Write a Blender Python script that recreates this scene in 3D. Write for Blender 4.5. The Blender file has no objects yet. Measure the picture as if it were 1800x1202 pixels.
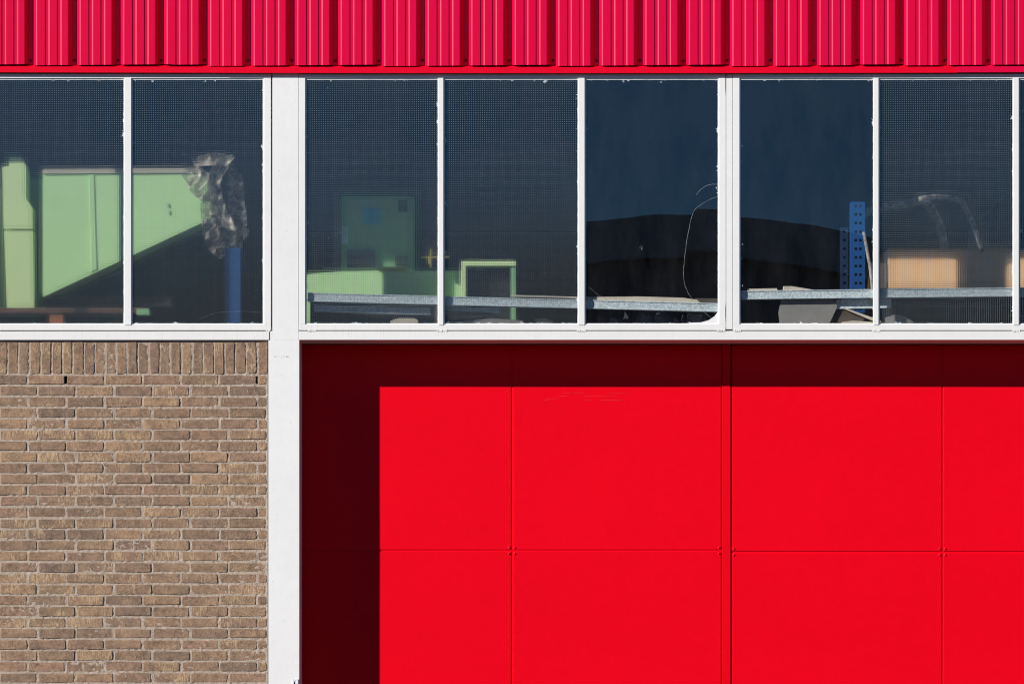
import bpy, math, random
from mathutils import Vector, noise
random.seed(7)
R = random.random
U = random.uniform
scn = bpy.context.scene
COL = scn.collection

# ---------------------------------------------------------------- camera, sky, sun, exposure
S = 0.0032            # metres per unit: the facade is laid out on a 3.2 mm raster
CX, HZ, EYE = 900.0, 1157.0, 1.6
L = 5970.0            # distance camera - facade in the same units
cam = bpy.data.cameras.new('camera')
camo = bpy.data.objects.new('camera', cam)
COL.objects.link(camo)
scn.camera = camo
camo.location = (0, -L * S, EYE)
camo.rotation_euler = (math.radians(90), 0, 0)
cam.sensor_width = 36
cam.lens = 36 * L / 1800
cam.shift_y = (HZ - 601) / 1800
cam.clip_start = 0.5
cam.clip_end = 2000

SUN = Vector((-139, -80, 76.5)).normalized()
elev = math.asin(SUN.z)
rot = math.atan2(SUN.x, SUN.y)
w = bpy.data.worlds.new('World')
scn.world = w
w.use_nodes = True
wn = w.node_tree.nodes
sky = wn.new('ShaderNodeTexSky')
sky.sky_type = 'NISHITA'
sky.sun_disc = False
sky.sun_elevation = elev
sky.sun_rotation = rot % (2 * math.pi)
sky.altitude = 300
sky.air_density = 1.0
sky.dust_density = 0.0
sky.ozone_density = 8.0
w.node_tree.links.new(sky.outputs[0], wn['Background'].inputs[0])
wn['Background'].inputs[1].default_value = 0.05
sl = bpy.data.lights.new('sun', 'SUN')
sl.energy = 5.0
sl.angle = math.radians(0.5)
sl.color = (1.0, 0.955, 0.90)
so = bpy.data.objects.new('sun', sl)
COL.objects.link(so)
so.rotation_euler = SUN.to_track_quat('Z', 'Y').to_euler()
so.location = (-20, -12, 12)
vs = scn.view_settings
vs.view_transform = 'Standard'
vs.look = 'None'
vs.exposure = 0.52
vs.gamma = 1
vs.use_curve_mapping = False
cy = scn.cycles
cy.filter_width = 1.1
cy.max_bounces = 10
cy.transparent_max_bounces = 24
cy.caustics_reflective = False
cy.caustics_refractive = False
cy.sample_clamp_indirect = 3.0

# ---------------------------------------------------------------- coordinates
def P(px, py, d=0.0):
    """a point of the place: raster column, raster row, depth behind the column face"""
    k = 1 + d / L
    return Vector(((px - CX) * k * S, d * S, EYE + (HZ - py) * k * S))

def K(d):
    return 1 + d / L

# ---------------------------------------------------------------- node helpers
class NT:
    def __init__(self, name):
        self.m = bpy.data.materials.new(name)
        self.m.use_nodes = True
        self.t = self.m.node_tree
        self.t.nodes.clear()
        self.out = self.n('ShaderNodeOutputMaterial')
    def n(self, typ, **kw):
        nd = self.t.nodes.new(typ)
        for k, v in kw.items():
            setattr(nd, k, v)
        return nd
    def l(self, a, b):
        self.t.links.new(a, b)
    def put(self, sock, v):
        if hasattr(v, 'links') or isinstance(v, bpy.types.NodeSocket):
            self.l(v, sock)
        else:
            sock.default_value = v
    def math(self, op, a, b=0.0, c=0.0, clamp=False):
        nd = self.n('ShaderNodeMath', operation=op, use_clamp=clamp)
        self.put(nd.inputs[0], a); self.put(nd.inputs[1], b); self.put(nd.inputs[2], c)
        return nd.outputs[0]
    def coord(self, which='Object', scale=(1, 1, 1), rnd=False):
        tc = self.n('ShaderNodeTexCoord')
        mp = self.n('ShaderNodeMapping')
        self.l(tc.outputs[which], mp.inputs[0])
        mp.inputs['Scale'].default_value = scale
        if rnd:
            oi = self.n('ShaderNodeObjectInfo')
            mu = self.math('MULTIPLY', oi.outputs['Random'], 37.0)
            self.l(mu, mp.inputs['Location'])
        return mp.outputs[0]
    def noise(self, vec, scale, detail=3.0, rough=0.55):
        nd = self.n('ShaderNodeTexNoise')
        self.l(vec, nd.inputs['Vector'])
        nd.inputs['Scale'].default_value = scale
        nd.inputs['Detail'].default_value = detail
        nd.inputs['Roughness'].default_value = rough
        return nd.outputs['Fac']
    def ramp(self, fac, stops):
        nd = self.n('ShaderNodeValToRGB')
        e = nd.color_ramp.elements
        e[0].position, e[0].color = stops[0][0], self.c4(stops[0][1])
        e[1].position, e[1].color = stops[-1][0], self.c4(stops[-1][1])
        for p, c in stops[1:-1]:
            x = e.new(p); x.color = self.c4(c)
        self.put(nd.inputs[0], fac)
        return nd.outputs[0]
    @staticmethod
    def c4(c):
        if isinstance(c, (int, float)):
            c = (c, c, c)
        return tuple(c) + (1.0,) if len(c) == 3 else tuple(c)
    def mixc(self, fac, a, b, mode='MIX'):
        nd = self.n('ShaderNodeMix', data_type='RGBA', blend_type=mode)
        self.put(nd.inputs[0], fac)
        self.put(nd.inputs[6], self.c4(a) if isinstance(a, tuple) else a)
        self.put(nd.inputs[7], self.c4(b) if isinstance(b, tuple) else b)
        return nd.outputs[2]
    def bump(self, h, strength=0.3, dist=0.002):
        nd = self.n('ShaderNodeBump')
        nd.inputs['Strength'].default_value = strength
        nd.inputs['Distance'].default_value = dist
        self.put(nd.inputs['Height'], h)
        return nd.outputs[0]
    def principled(self, color, rough=0.5, metal=0.0, spec=0.5, normal=None, coat=0.0):
        nd = self.n('ShaderNodeBsdfPrincipled')
        self.put(nd.inputs['Base Color'], self.c4(color) if isinstance(color, tuple) else color)
        self.put(nd.inputs['Roughness'], rough)
        self.put(nd.inputs['Metallic'], metal)
        self.put(nd.inputs['Specular IOR Level'], spec)
        nd.inputs['Coat Weight'].default_value = coat
        nd.inputs['Coat Roughness'].default_value = 0.15
        if normal is not None:
            self.l(normal, nd.inputs['Normal'])
        self.l(nd.outputs[0], self.out.inputs[0])
        return self.m

def paint(name, base, rough=0.4, var=0.06, bscale=60, bstr=0.15, bdist=0.001, speck=0.0,
          speck_col=(0.8, 0.45, 0.4), streak=0.0, spec=0.5, metal=0.0, wave=0.0):
    t = NT(name)
    c = t.coord('Object')
    big = t.noise(c, 1.3, 4)
    med = t.noise(c, 14, 5)
    f = t.math('ADD', t.math('MULTIPLY', big, 0.6), t.math('MULTIPLY', med, 0.4))
    lo = tuple(x * (1 - var * 2) for x in base)
    hi = tuple(min(x * (1 + var), 1) for x in base)
    col = t.ramp(f, [(0.3, lo), (0.7, hi)])
    if streak:
        sc = t.coord('Object', (1, 1, 0.04))
        s = t.noise(sc, 170, 4, 0.7)
        m = t.math('MULTIPLY', t.ramp(s, [(0.55, 0.0), (0.72, 1.0)]), t.ramp(big, [(0.4, 0.1), (0.65, 1.0)]))
        m = t.math('MULTIPLY', m, streak)
        col = t.mixc(m, col, tuple(x * 0.42 for x in base))
    if speck:
        v = t.n('ShaderNodeTexVoronoi', feature='F1')
        t.l(t.coord('Object', (1, 1, 0.45)), v.inputs['Vector'])
        v.inputs['Scale'].default_value = 7
        keep = t.n('ShaderNodeSeparateColor')
        t.l(v.outputs['Color'], keep.inputs[0])
        near = t.math('LESS_THAN', v.outputs['Distance'], t.math('MULTIPLY', keep.outputs[1], 0.022))
        near = t.math('MULTIPLY', near, t.math('LESS_THAN', keep.outputs[0], speck))
        col = t.mixc(near, col, speck_col)
    h = t.noise(c, bscale, 4)
    if wave:
        h = t.math('ADD', h, t.math('MULTIPLY', t.noise(c, 2.2, 1), wave))
    return t.principled(col, rough, metal, spec, t.bump(h, bstr, bdist))

M = {}
M['white'] = paint('white_paint', (0.80, 0.80, 0.785), 0.42, 0.03, 90, 0.25, 0.0012, streak=0.14, speck=0.3, speck_col=(0.35, 0.3, 0.25))
M['white_streaked'] = paint('streaked_white_paint', (0.80, 0.795, 0.775), 0.45, 0.03, 90, 0.25, 0.0012,
                            speck=0.25, speck_col=(0.35, 0.22, 0.12), streak=0.55)
M['rough_white'] = paint('flaking_white_paint', (0.80, 0.80, 0.79), 0.5, 0.035, 38, 0.3, 0.0016, streak=0.13, speck=0.35, speck_col=(0.4, 0.38, 0.35))
M['door_red'] = paint('door_red_paint', (0.79, 0.0008, 0.011), 0.38, 0.035, 120, 0.06, 0.0006, speck=0.55,
                      speck_col=(0.85, 0.12, 0.12), spec=0.12, wave=6.0)
M['clad_red'] = paint('cladding_red_coating', (0.69, 0.0006, 0.047), 0.33, 0.03, 120, 0.05, 0.0006, speck=0.12,
                      speck_col=(0.85, 0.25, 0.25), spec=0.24)
M['flash_red'] = paint('flashing_red_coating', (0.74, 0.0012, 0.022), 0.35, 0.03, 120, 0.05, 0.0006, speck=0.3,
                       speck_col=(0.85, 0.45, 0.4), spec=0.15)
M['screw'] = paint('dark_red_screw', (0.12, 0.004, 0.02), 0.5)
M['steel'] = None
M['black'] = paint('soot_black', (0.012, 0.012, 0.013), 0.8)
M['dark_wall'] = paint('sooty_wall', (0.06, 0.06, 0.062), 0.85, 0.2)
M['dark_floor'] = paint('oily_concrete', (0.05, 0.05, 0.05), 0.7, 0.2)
M['green'] = paint('machine_green', (0.64, 0.94, 0.47), 0.45, 0.05, 50, 0.1)
M['green_pale'] = paint('machine_yellow_green', (0.78, 0.95, 0.48), 0.45, 0.05, 50, 0.1)
M['green_dim'] = paint('machine_dark_green', (0.32, 0.56, 0.30), 0.5, 0.12, 50, 0.1)
M['cyan'] = paint('cyan_plastic', (0.01, 0.42, 0.62), 0.4)
M['yellow'] = paint('yellow_paint', (0.62, 0.50, 0.12), 0.5)
M['blue_dark'] = paint('rack_dark_blue', (0.002, 0.018, 0.06), 0.5, 0.1, 60, 0.1)  # darker blue for the shorter upright
M['blue_post'] = paint('deep_blue_paint', (0.006, 0.075, 0.24), 0.5)
M['blue'] = paint('rack_blue', (0.004, 0.065, 0.23), 0.42, 0.08, 60, 0.1)
M['rust'] = paint('rusty_steel', (0.15, 0.075, 0.05), 0.8, 0.3, 60, 0.4)
M['orange'] = paint('orange_paint', (0.42, 0.14, 0.06), 0.6)
M['board'] = paint('gypsum_board', (0.62, 0.53, 0.44), 0.85, 0.12, 60, 0.5, 0.002)
M['greyboard'] = paint('grey_plasterboard', (0.26, 0.24, 0.23), 0.9, 0.12, 80, 0.5, 0.002)
M['timber'] = paint('dark_timber', (0.10, 0.075, 0.06), 0.85, 0.3, 40, 0.6, 0.003)
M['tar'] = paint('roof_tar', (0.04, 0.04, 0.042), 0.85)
M['hall_dark'] = paint('dark_brown_boarding', (0.34, 0.25, 0.25), 0.8, 0.25)
M['hall_fascia'] = paint('grey_fascia', (0.55, 0.50, 0.50), 0.7, 0.15)
M['hall_beam'] = paint('weathered_grey_beam', (0.78, 0.66, 0.62), 0.7, 0.15)

def mk_steel():
    t = NT('galvanised_steel')
    c = t.coord('Object')
    v = t.n('ShaderNodeTexVoronoi')
    t.l(c, v.inputs['Vector'])
    v.inputs['Scale'].default_value = 130
    sc = t.n('ShaderNodeSeparateColor')
    t.l(v.outputs['Color'], sc.inputs[0])
    col = t.ramp(sc.outputs[0], [(0.1, (0.46, 0.52, 0.56)), (0.9, (0.76, 0.82, 0.86))])
    return t.principled(col, 0.5, 0.1, 0.5)
M['steel'] = mk_steel()

def mk_card():
    t = NT('brown_cardboard')
    c = t.coord('Object')
    n1 = t.noise(c, 9, 5)
    fl = t.noise(t.coord('Object', (1, 1, 0.1)), 90, 2)
    col = t.ramp(n1, [(0.3, (0.80, 0.46, 0.25)), (0.7, (0.88, 0.53, 0.29))])
    return t.principled(col, 0.8, 0, 0.2, t.bump(fl, 0.2, 0.001))
M['card'] = mk_card()

def mk_film(name, c0, c1, lo, hi):
    t = NT(name)
    c = t.coord('Object')
    n = t.noise(c, 24, 4, 0.6)
    d = t.n('ShaderNodeBsdfPrincipled')
    t.l(t.ramp(n, [(0.3, c0), (0.7, c1)]), d.inputs['Base Color'])
    d.inputs['Roughness'].default_value = 0.45
    t.l(t.bump(n, 0.5, 0.005), d.inputs['Normal'])
    tr = t.n('ShaderNodeBsdfTransparent')
    mx = t.n('ShaderNodeMixShader')
    t.l(t.ramp(n, [(0.35, lo), (0.62, hi)]), mx.inputs[0])
    t.l(tr.outputs[0], mx.inputs[1]); t.l(d.outputs[0], mx.inputs[2])
    t.l(mx.outputs[0], t.out.inputs[0])
    return t.m
M['film'] = mk_film('crumpled_plastic_film', (0.42, 0.35, 0.30), (0.84, 0.74, 0.63), 0.3, 0.92)
M['film_dark'] = mk_film('dark_plastic_film', (0.17, 0.14, 0.125), (0.40, 0.33, 0.29), 0.4, 0.92)  # darker brown film for the lower and right ribbons
M['hose'] = mk_film('clear_grey_hose', (0.40, 0.37, 0.36), (0.66, 0.60, 0.56), 0.28, 0.65)

def mk_brick(name, horiz=True):
    t = NT(name)
    oi = t.n('ShaderNodeObjectInfo')
    r = oi.outputs['Random']
    c = t.coord('Object', (1, 1, 1), True)
    base = t.ramp(r, [(0.0, (0.25, 0.165, 0.110)), (0.2, (0.38, 0.245, 0.150)), (0.4, (0.30, 0.190, 0.130)),
                      (0.6, (0.41, 0.258, 0.156)), (0.8, (0.215, 0.15, 0.115)), (1.0, (0.39, 0.236, 0.155))])
    n1 = t.noise(c, 22, 6, 0.7)
    col = t.mixc(t.ramp(n1, [(0.40, 0.0), (0.68, 0.9)]), base, (0.125, 0.088, 0.064))
    n2 = t.noise(c, 34, 4, 0.65)
    col = t.mixc(t.ramp(n2, [(0.50, 0.0), (0.75, 0.55)]), col, (0.40, 0.25, 0.165))
    st = t.noise(t.coord('Object', (1, 1, 0.16) if horiz else (1, 1, 0.4), True), 150, 3, 0.6)
    pa = t.noise(c, 11, 2, 0.5)
    r2 = t.math('FRACT', t.math('MULTIPLY', r, 17.31))
    m = t.math('MULTIPLY', t.ramp(st, [(0.42, 0.0), (0.60, 1.0)]), t.ramp(pa, [(0.46, 0.0), (0.60, 1.0)]))
    m = t.math('MULTIPLY', m, t.ramp(r2, [(0.35, 0.05), (0.80, 0.8)]))
    col = t.mixc(m, col, (0.60, 0.42, 0.25))
    gr = t.noise(c, 120, 5, 0.8)
    col = t.mixc(t.ramp(gr, [(0.30, 0.85), (0.50, 0.0)]), col, (0.07, 0.05, 0.036))
    col = t.mixc(t.ramp(gr, [(0.54, 0.0), (0.72, 0.7)]), col, (0.52, 0.38, 0.26))
    pits = t.noise(c, 200, 2, 0.6)
    col = t.mixc(t.ramp(pits, [(0.26, 0.8), (0.36, 0.0)]), col, (0.03, 0.024, 0.02))
    v = t.n('ShaderNodeTexVoronoi')
    t.l(c, v.inputs['Vector']); v.inputs['Scale'].default_value = 16
    fl = t.math('LESS_THAN', v.outputs['Distance'], 0.035)
    fl = t.math('MULTIPLY', fl, t.math('LESS_THAN', t.math('FRACT', t.math('MULTIPLY', r, 91.7)), 0.35))
    col = t.mixc(fl, col, (0.72, 0.68, 0.62))
    h = t.math('ADD', t.math('MULTIPLY', t.noise(c, 190, 5, 0.7), 0.6), t.math('MULTIPLY', n1, 1.3))
    h = t.math('ADD', h, t.math('MULTIPLY', st, 0.35))
    return t.principled(col, 0.9, 0, 0.2, t.bump(h, 0.75, 0.0038))
M['brick'] = mk_brick('brown_handmade_brick')
M['soldier'] = mk_brick('brown_soldier_brick', False)

def mk_mortar():
    t = NT('grey_beige_mortar')
    c = t.coord('Object')
    n1 = t.noise(c, 6, 4)
    n2 = t.noise(c, 160, 4, 0.7)
    col = t.ramp(n1, [(0.3, (0.40, 0.325, 0.260)), (0.7, (0.475, 0.39, 0.318))])
    col = t.mixc(t.ramp(n2, [(0.30, 0.7), (0.48, 0.0)]), col, (0.19, 0.15, 0.12))
    return t.principled(col, 0.95, 0, 0.1, t.bump(t.math('ADD', n2, t.noise(c, 420, 2)), 0.6, 0.003))
M['mortar'] = mk_mortar()

def mk_paving():
    t = NT('concrete_paving')
    c = t.coord('Object')
    b = t.n('ShaderNodeTexBrick')
    t.l(c, b.inputs['Vector'])
    b.inputs['Scale'].default_value = 3.3
    b.inputs['Color1'].default_value = (0.065, 0.065, 0.062, 1)
    b.inputs['Color2'].default_value = (0.08, 0.077, 0.073, 1)
    b.inputs['Mortar'].default_value = (0.10, 0.095, 0.085, 1)
    b.inputs['Mortar Size'].default_value = 0.015
    return t.principled(b.outputs[0], 0.85, 0, 0.3, t.bump(t.noise(c, 40, 4), 0.3, 0.002))
M['paving'] = mk_paving()
M['asphalt'] = paint('asphalt', (0.055, 0.054, 0.053), 0.9, 0.15, 70, 0.5, 0.003)

def mk_glass(name, tex):
    """window glass seen by reflection and transmission; tex: pressed square pattern of 12.5 mm"""
    t = NT(name)
    geo = t.n('ShaderNodeNewGeometry')
    tc = t.n('ShaderNodeTexCoord')
    nrm = geo.outputs['Normal']
    sep = t.n('ShaderNodeSeparateXYZ')
    t.l(tc.outputs['Object'], sep.inputs[0])
    pit = 3.9 * S
    cellv = None
    if tex:
        wob = t.noise(tc.outputs['Object'], 5.0, 2)
        wx = t.math('ADD', t.math('MULTIPLY', sep.outputs[0], 2 * math.pi / pit), t.math('MULTIPLY', wob, 3.0))
        wz = t.math('ADD', t.math('MULTIPLY', sep.outputs[2], 2 * math.pi / pit), t.math('MULTIPLY', wob, 3.0))
        sx = t.math('SINE', wx)
        sz = t.math('SINE', wz)
        amp = t.math('ADD', 0.55, t.math('MULTIPLY', t.noise(tc.outputs['Object'], 9.0, 3), 0.9))
        def tilted(a, az):
            cmb = t.n('ShaderNodeCombineXYZ')
            t.l(t.math('MULTIPLY', sx, a), cmb.inputs[0])
            t.l(t.math('MULTIPLY', sz, t.math('MULTIPLY', amp, az)), cmb.inputs[2])
            ad = t.n('ShaderNodeVectorMath', operation='ADD')
            t.l(nrm, ad.inputs[0]); t.l(cmb.outputs[0], ad.inputs[1])
            no = t.n('ShaderNodeVectorMath', operation='NORMALIZE')
            t.l(ad.outputs[0], no.inputs[0])
            return no.outputs[0]
        nref, nrfr = tilted(0.05, 0.008), tilted(0.36, 0.36)
    else:
        wv = t.noise(t.coord('Object'), 2.6, 1)
        nref = t.bump(wv, 1.0, 0.00016)
    # fresnel by the angle to the plain surface
    dt = t.n('ShaderNodeVectorMath', operation='DOT_PRODUCT')
    t.l(geo.outputs['Incoming'], dt.inputs[0]); t.l(nrm, dt.inputs[1])
    ca = t.math('ABSOLUTE', dt.outputs['Value'])
    fr = t.math('ADD', 0.098 if tex else 0.125, t.math('MULTIPLY', 0.955, t.math('POWER', t.math('SUBTRACT', 1.0, ca, clamp=True), 5.0)))
    gl = t.n('ShaderNodeBsdfGlossy')
    gl.inputs['Roughness'].default_value = 0.0 if not tex else 0.03
    gl.inputs['Color'].default_value = (0.70, 0.91, 0.97, 1)
    t.l(nref, gl.inputs['Normal'])
    tr = t.n('ShaderNodeBsdfTransparent')
    tr.inputs[0].default_value = (0.95, 0.97, 0.96, 1)
    body = tr.outputs[0]
    if tex:
        rf = t.n('ShaderNodeBsdfRefraction')
        rf.inputs['IOR'].default_value = 1.14
        rf.inputs['Roughness'].default_value = 0.0
        rf.inputs['Color'].default_value = (0.95, 0.97, 0.96, 1)
        t.l(nrfr, rf.inputs['Normal'])
        mb = t.n('ShaderNodeMixShader')
        mb.inputs[0].default_value = 0.36
        t.l(tr.outputs[0], mb.inputs[1]); t.l(rf.outputs[0], mb.inputs[2])
        body = mb.outputs[0]
    mx = t.n('ShaderNodeMixShader')
    t.l(fr, mx.inputs[0]); t.l(body, mx.inputs[1]); t.l(gl.outputs[0], mx.inputs[2])
    # dust, putty smears along the edges, paint specks; patterned glass adds painted glint dots
    df = t.n('ShaderNodeBsdfDiffuse')
    df.inputs[0].default_value = (0.75, 0.76, 0.78, 1)
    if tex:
        df.inputs[0].default_value = (0.60, 0.70, 0.76, 1)  # bluish for the painted sky glints, shared by the smears
    g = t.n('ShaderNodeSeparateXYZ')
    t.l(tc.outputs['Generated'], g.inputs[0])
    ex = t.math('MULTIPLY', t.math('MINIMUM', g.outputs[0], t.math('SUBTRACT', 1.0, g.outputs[0])), 233.0)
    ez = t.math('MULTIPLY', t.math('MINIMUM', g.outputs[2], t.math('SUBTRACT', 1.0, g.outputs[2])), 428.0)
    e = t.math('MINIMUM', ex, ez)
    cr = t.coord('Object', (1, 1, 1), True)
    n = t.noise(cr, 26, 5, 0.75)
    thr = t.math('ADD', 0.55, t.math('MULTIPLY', e, 0.024))
    smear = t.math('GREATER_THAN', n, thr)
    v = t.n('ShaderNodeTexVoronoi')
    t.l(cr, v.inputs['Vector']); v.inputs['Scale'].default_value = 11
    k = t.n('ShaderNodeSeparateColor'); t.l(v.outputs['Color'], k.inputs[0])
    sp = t.math('MULTIPLY', t.math('LESS_THAN', v.outputs['Distance'], t.math('MULTIPLY', k.outputs[1], 0.035)),
                t.math('LESS_THAN', k.outputs[0], 0.4))
    dust_glint = t.ramp(t.noise(t.coord('Object', (1, 1, 0.35), True), 7, 6, 0.7), [(0.35, 0.001), (0.75, 0.013)])
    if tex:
        glint_dots = t.math('MULTIPLY', t.math('ADD', 0.5, t.math('MULTIPLY', sx, 0.5)),
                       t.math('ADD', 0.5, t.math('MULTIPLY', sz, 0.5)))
        glint_dots = t.math('POWER', glint_dots, 4.0)  # bright dots put into the diffuse colour for sun and sky glints
        dust_glint = t.math('ADD', t.math('MULTIPLY', dust_glint, 0.45), t.math('MULTIPLY', t.math('MULTIPLY', glint_dots, amp), 0.42))
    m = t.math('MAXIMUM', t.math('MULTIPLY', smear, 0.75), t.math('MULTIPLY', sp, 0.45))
    m = t.math('MAXIMUM', m, dust_glint)
    m2 = t.n('ShaderNodeMixShader')
    t.l(m, m2.inputs[0]); t.l(mx.outputs[0], m2.inputs[1]); t.l(df.outputs[0], m2.inputs[2])
    t.l(m2.outputs[0], t.out.inputs[0])
    return t.m
M['glass'] = mk_glass('plain_window_glass', False)
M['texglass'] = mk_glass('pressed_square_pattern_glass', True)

def mk_back():
    t = NT('clear_glass_body')
    tr = t.n('ShaderNodeBsdfTransparent')
    tr.inputs[0].default_value = (0.97, 0.985, 0.98, 1)
    t.l(tr.outputs[0], t.out.inputs[0])
    return t.m
M['glassback'] = mk_back()

def mk_crack():
    t = NT('crack_edge')
    return t.principled((0.32, 0.34, 0.36), 0.3, 0, 0.5)
M['crack'] = mk_crack()

# ---------------------------------------------------------------- mesh helpers
class MB:
    def __init__(self):
        self.v, self.f, self.mi = [], [], []
        self.cur = 0
    def add(self, pts, faces):
        b = len(self.v)
        self.v += [tuple(p) for p in pts]
        for f in faces:
            self.f.append([b + i for i in f]); self.mi.append(self.cur)
    def box(self, x0, y0, x1, y1, d0, d1, keep=True):
        """px box; front at d0, back at d1; straight sides"""
        k = K(d0)
        X0, X1 = (x0 - CX) * k * S, (x1 - CX) * k * S
        Z0, Z1 = EYE + (HZ - y1) * k * S, EYE + (HZ - y0) * k * S
        self.wbox(X0, d0 * S, Z0, X1, d1 * S, Z1)
    def wbox(self, X0, Y0, Z0, X1, Y1, Z1):
        self.add([(X0, Y0, Z0), (X1, Y0, Z0), (X1, Y1, Z0), (X0, Y1, Z0), (X0, Y0, Z1), (X1, Y0, Z1), (X1, Y1, Z1), (X0, Y1, Z1)],
                 [(0, 1, 5, 4), (1, 2, 6, 5), (2, 3, 7, 6), (3, 0, 4, 7), (4, 5, 6, 7), (3, 2, 1, 0)])
    def prism(self, poly, d0, d1):
        """outline in px (clockwise on screen or not), extruded straight back from d0 to d1"""
        a = sum(poly[i][0] * poly[(i + 1) % len(poly)][1] - poly[(i + 1) % len(poly)][0] * poly[i][1] for i in range(len(poly)))
        if a > 0:
            poly = poly[::-1]
        n = len(poly)
        f = [P(x, y, d0) for x, y in poly]
        bk = [Vector((p.x, d1 * S, p.z)) for p in f]
        self.add(f + bk, [tuple(range(n)), tuple(range(2 * n - 1, n - 1, -1))] +
                 [(i, n + i, n + (i + 1) % n, (i + 1) % n) for i in range(n)])
    def tube(self, pts, r, n=8):
        pts = [Vector(p) for p in pts]
        rings = []
        for i, p in enumerate(pts):
            a = pts[max(i - 1, 0)]; b = pts[min(i + 1, len(pts) - 1)]
            dr = (b - a).normalized()
            up = Vector((0, 1, 0)) if abs(dr.y) < 0.9 else Vector((1, 0, 0))
            s = dr.cross(up).normalized(); u = s.cross(dr)
            rr = r[i] if isinstance(r, (list, tuple)) else r
            rings.append([p + (s * math.cos(2 * math.pi * k / n) + u * math.sin(2 * math.pi * k / n)) * rr for k in range(n)])
        v = [q for rg in rings for q in rg]
        f = []
        for i in range(len(rings) - 1):
            for k in range(n):
                f.append((i * n + k, i * n + (k + 1) % n, (i + 1) * n + (k + 1) % n, (i + 1) * n + k))
        f += [tuple(range(n - 1, -1, -1)), tuple((len(rings) - 1) * n + k for k in range(n))]
        self.add(v, f)
    def mesh(self, name, mats, origin=None, smooth=False):
        me = bpy.data.meshes.new(name)
        v = self.v
        if origin is not None:
            v = [(a - origin[0], b - origin[1], c - origin[2]) for a, b, c in v]
        me.from_pydata(v, [], self.f)
        for m in (mats if isinstance(mats, list) else [mats]):
            me.materials.append(m)
        for p, i in zip(me.polygons, self.mi):
            p.material_index = i
            p.use_smooth = smooth
        me.update()
        return me

def link(name, me, parent=None, bevel=0.0, loc=(0, 0, 0)):
    o = bpy.data.objects.new(name, me)
    COL.objects.link(o)
    o.location = loc
    if parent:
        o.parent = parent
    if bevel:
        b = o.modifiers.new('bevel', 'BEVEL')
        b.width = bevel; b.segments = 2; b.limit_method = 'ANGLE'
    return o

def tag(o, label=None, cat=None, group=None, kind=None):
    if label: o['label'] = label
    if cat: o['category'] = cat
    if group: o['group'] = group
    if kind: o['kind'] = kind
    return o

def empty(name, label, cat, group=None):
    o = bpy.data.objects.new(name, None)
    COL.objects.link(o)
    return tag(o, label, cat, group)

def boxobj(name, m, parent, *boxes, bevel=0.0):
    b = MB()
    for bx in boxes:
        b.box(*bx)
    return link(name, b.mesh(name, m), parent, bevel)

def centred(name, mb, m, parent=None, bevel=0.0, smooth=False):
    n = len(mb.v)
    o = [sum(v[i] for v in mb.v) / n for i in range(3)]
    return link(name, mb.mesh(name, m, o, smooth), parent, bevel, o)

# ---------------------------------------------------------------- ground and hall shell
g = MB(); g.wbox(-400, -400, -0.3, 400, 400, 0.0)
tag(link('ground', g.mesh('ground', M['asphalt'])), kind='structure')
g = MB(); g.wbox(-60, -4.0, -0.1, 60, -0.02, 0.10)
tag(link('pavement', g.mesh('pavement', M['paving'])), kind='structure')

XL, XR = -330.0, 2097.0
def wx(px): return (px - CX) * S
def wz(py): return EYE + (HZ - py) * S
XW0, XW1 = wx(XL), wx(XR)
TOP = wz(-330)
def struct(name, m, *bs):
    b = MB()
    for x in bs: b.wbox(*x)
    return tag(link(name, b.mesh(name, m)), kind='structure')
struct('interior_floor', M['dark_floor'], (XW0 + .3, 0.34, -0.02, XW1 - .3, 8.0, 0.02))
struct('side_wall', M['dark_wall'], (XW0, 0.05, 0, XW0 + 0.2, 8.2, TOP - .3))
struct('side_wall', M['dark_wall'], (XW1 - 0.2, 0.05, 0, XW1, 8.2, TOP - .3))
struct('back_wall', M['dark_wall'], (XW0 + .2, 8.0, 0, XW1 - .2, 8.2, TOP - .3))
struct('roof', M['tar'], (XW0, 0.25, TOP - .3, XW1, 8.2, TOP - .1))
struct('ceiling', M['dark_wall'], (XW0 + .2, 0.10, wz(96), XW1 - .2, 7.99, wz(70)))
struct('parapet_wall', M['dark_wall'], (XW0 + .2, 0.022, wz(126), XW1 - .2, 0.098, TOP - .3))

# ---------------------------------------------------------------- brick wall
BW0, BW1 = -270.0, 470.5
wall = empty('brick_wall', 'brown handmade brick wall under the left window beside the white column', 'wall')
def mortar_mesh():
    ys, y = [], 598.0
    while y < 1657: ys.append(y); y += 2.2 if y < 1215 else 20
    ys += [660.8, 661.4, 674.2, 674.8, 1657.0]
    xs, x = [], BW0
    while x < BW1: xs.append(x); x += 2.4 if x > -6 else 20
    xs += [113.6, 113.9, 118.1, 118.5, 449.6, 449.9, 453.3, 453.6, BW1]
    xs, ys = sorted(set(xs)), sorted(set(ys))
    v, f = [], []
    for yy in ys:
        for xx in xs:
            n = noise.noise(Vector((xx * .16, yy * .16, 0)))
            n2 = noise.noise(Vector((xx * .5, yy * .5, 7)))
            d = 3.95 + 0.8 * n + 0.5 * n2
            if 661.3 < yy < 674.3 and (113.8 < xx < 118.2 or 449.8 < xx < 453.4):
                d = 26
            v.append(P(xx, yy, d))
    W = len(xs)
    for j in range(len(ys) - 1):
        for i in range(W - 1):
            a = j * W + i
            f.append((a, a + W, a + W + 1, a + 1))
    b = MB(); b.add(v, f)
    b.box(BW0, 598, BW1, 1657, 26.5, 60)
    return b.mesh('mortar', M['mortar'])
link('mortar', mortar_mesh(), wall)

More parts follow.
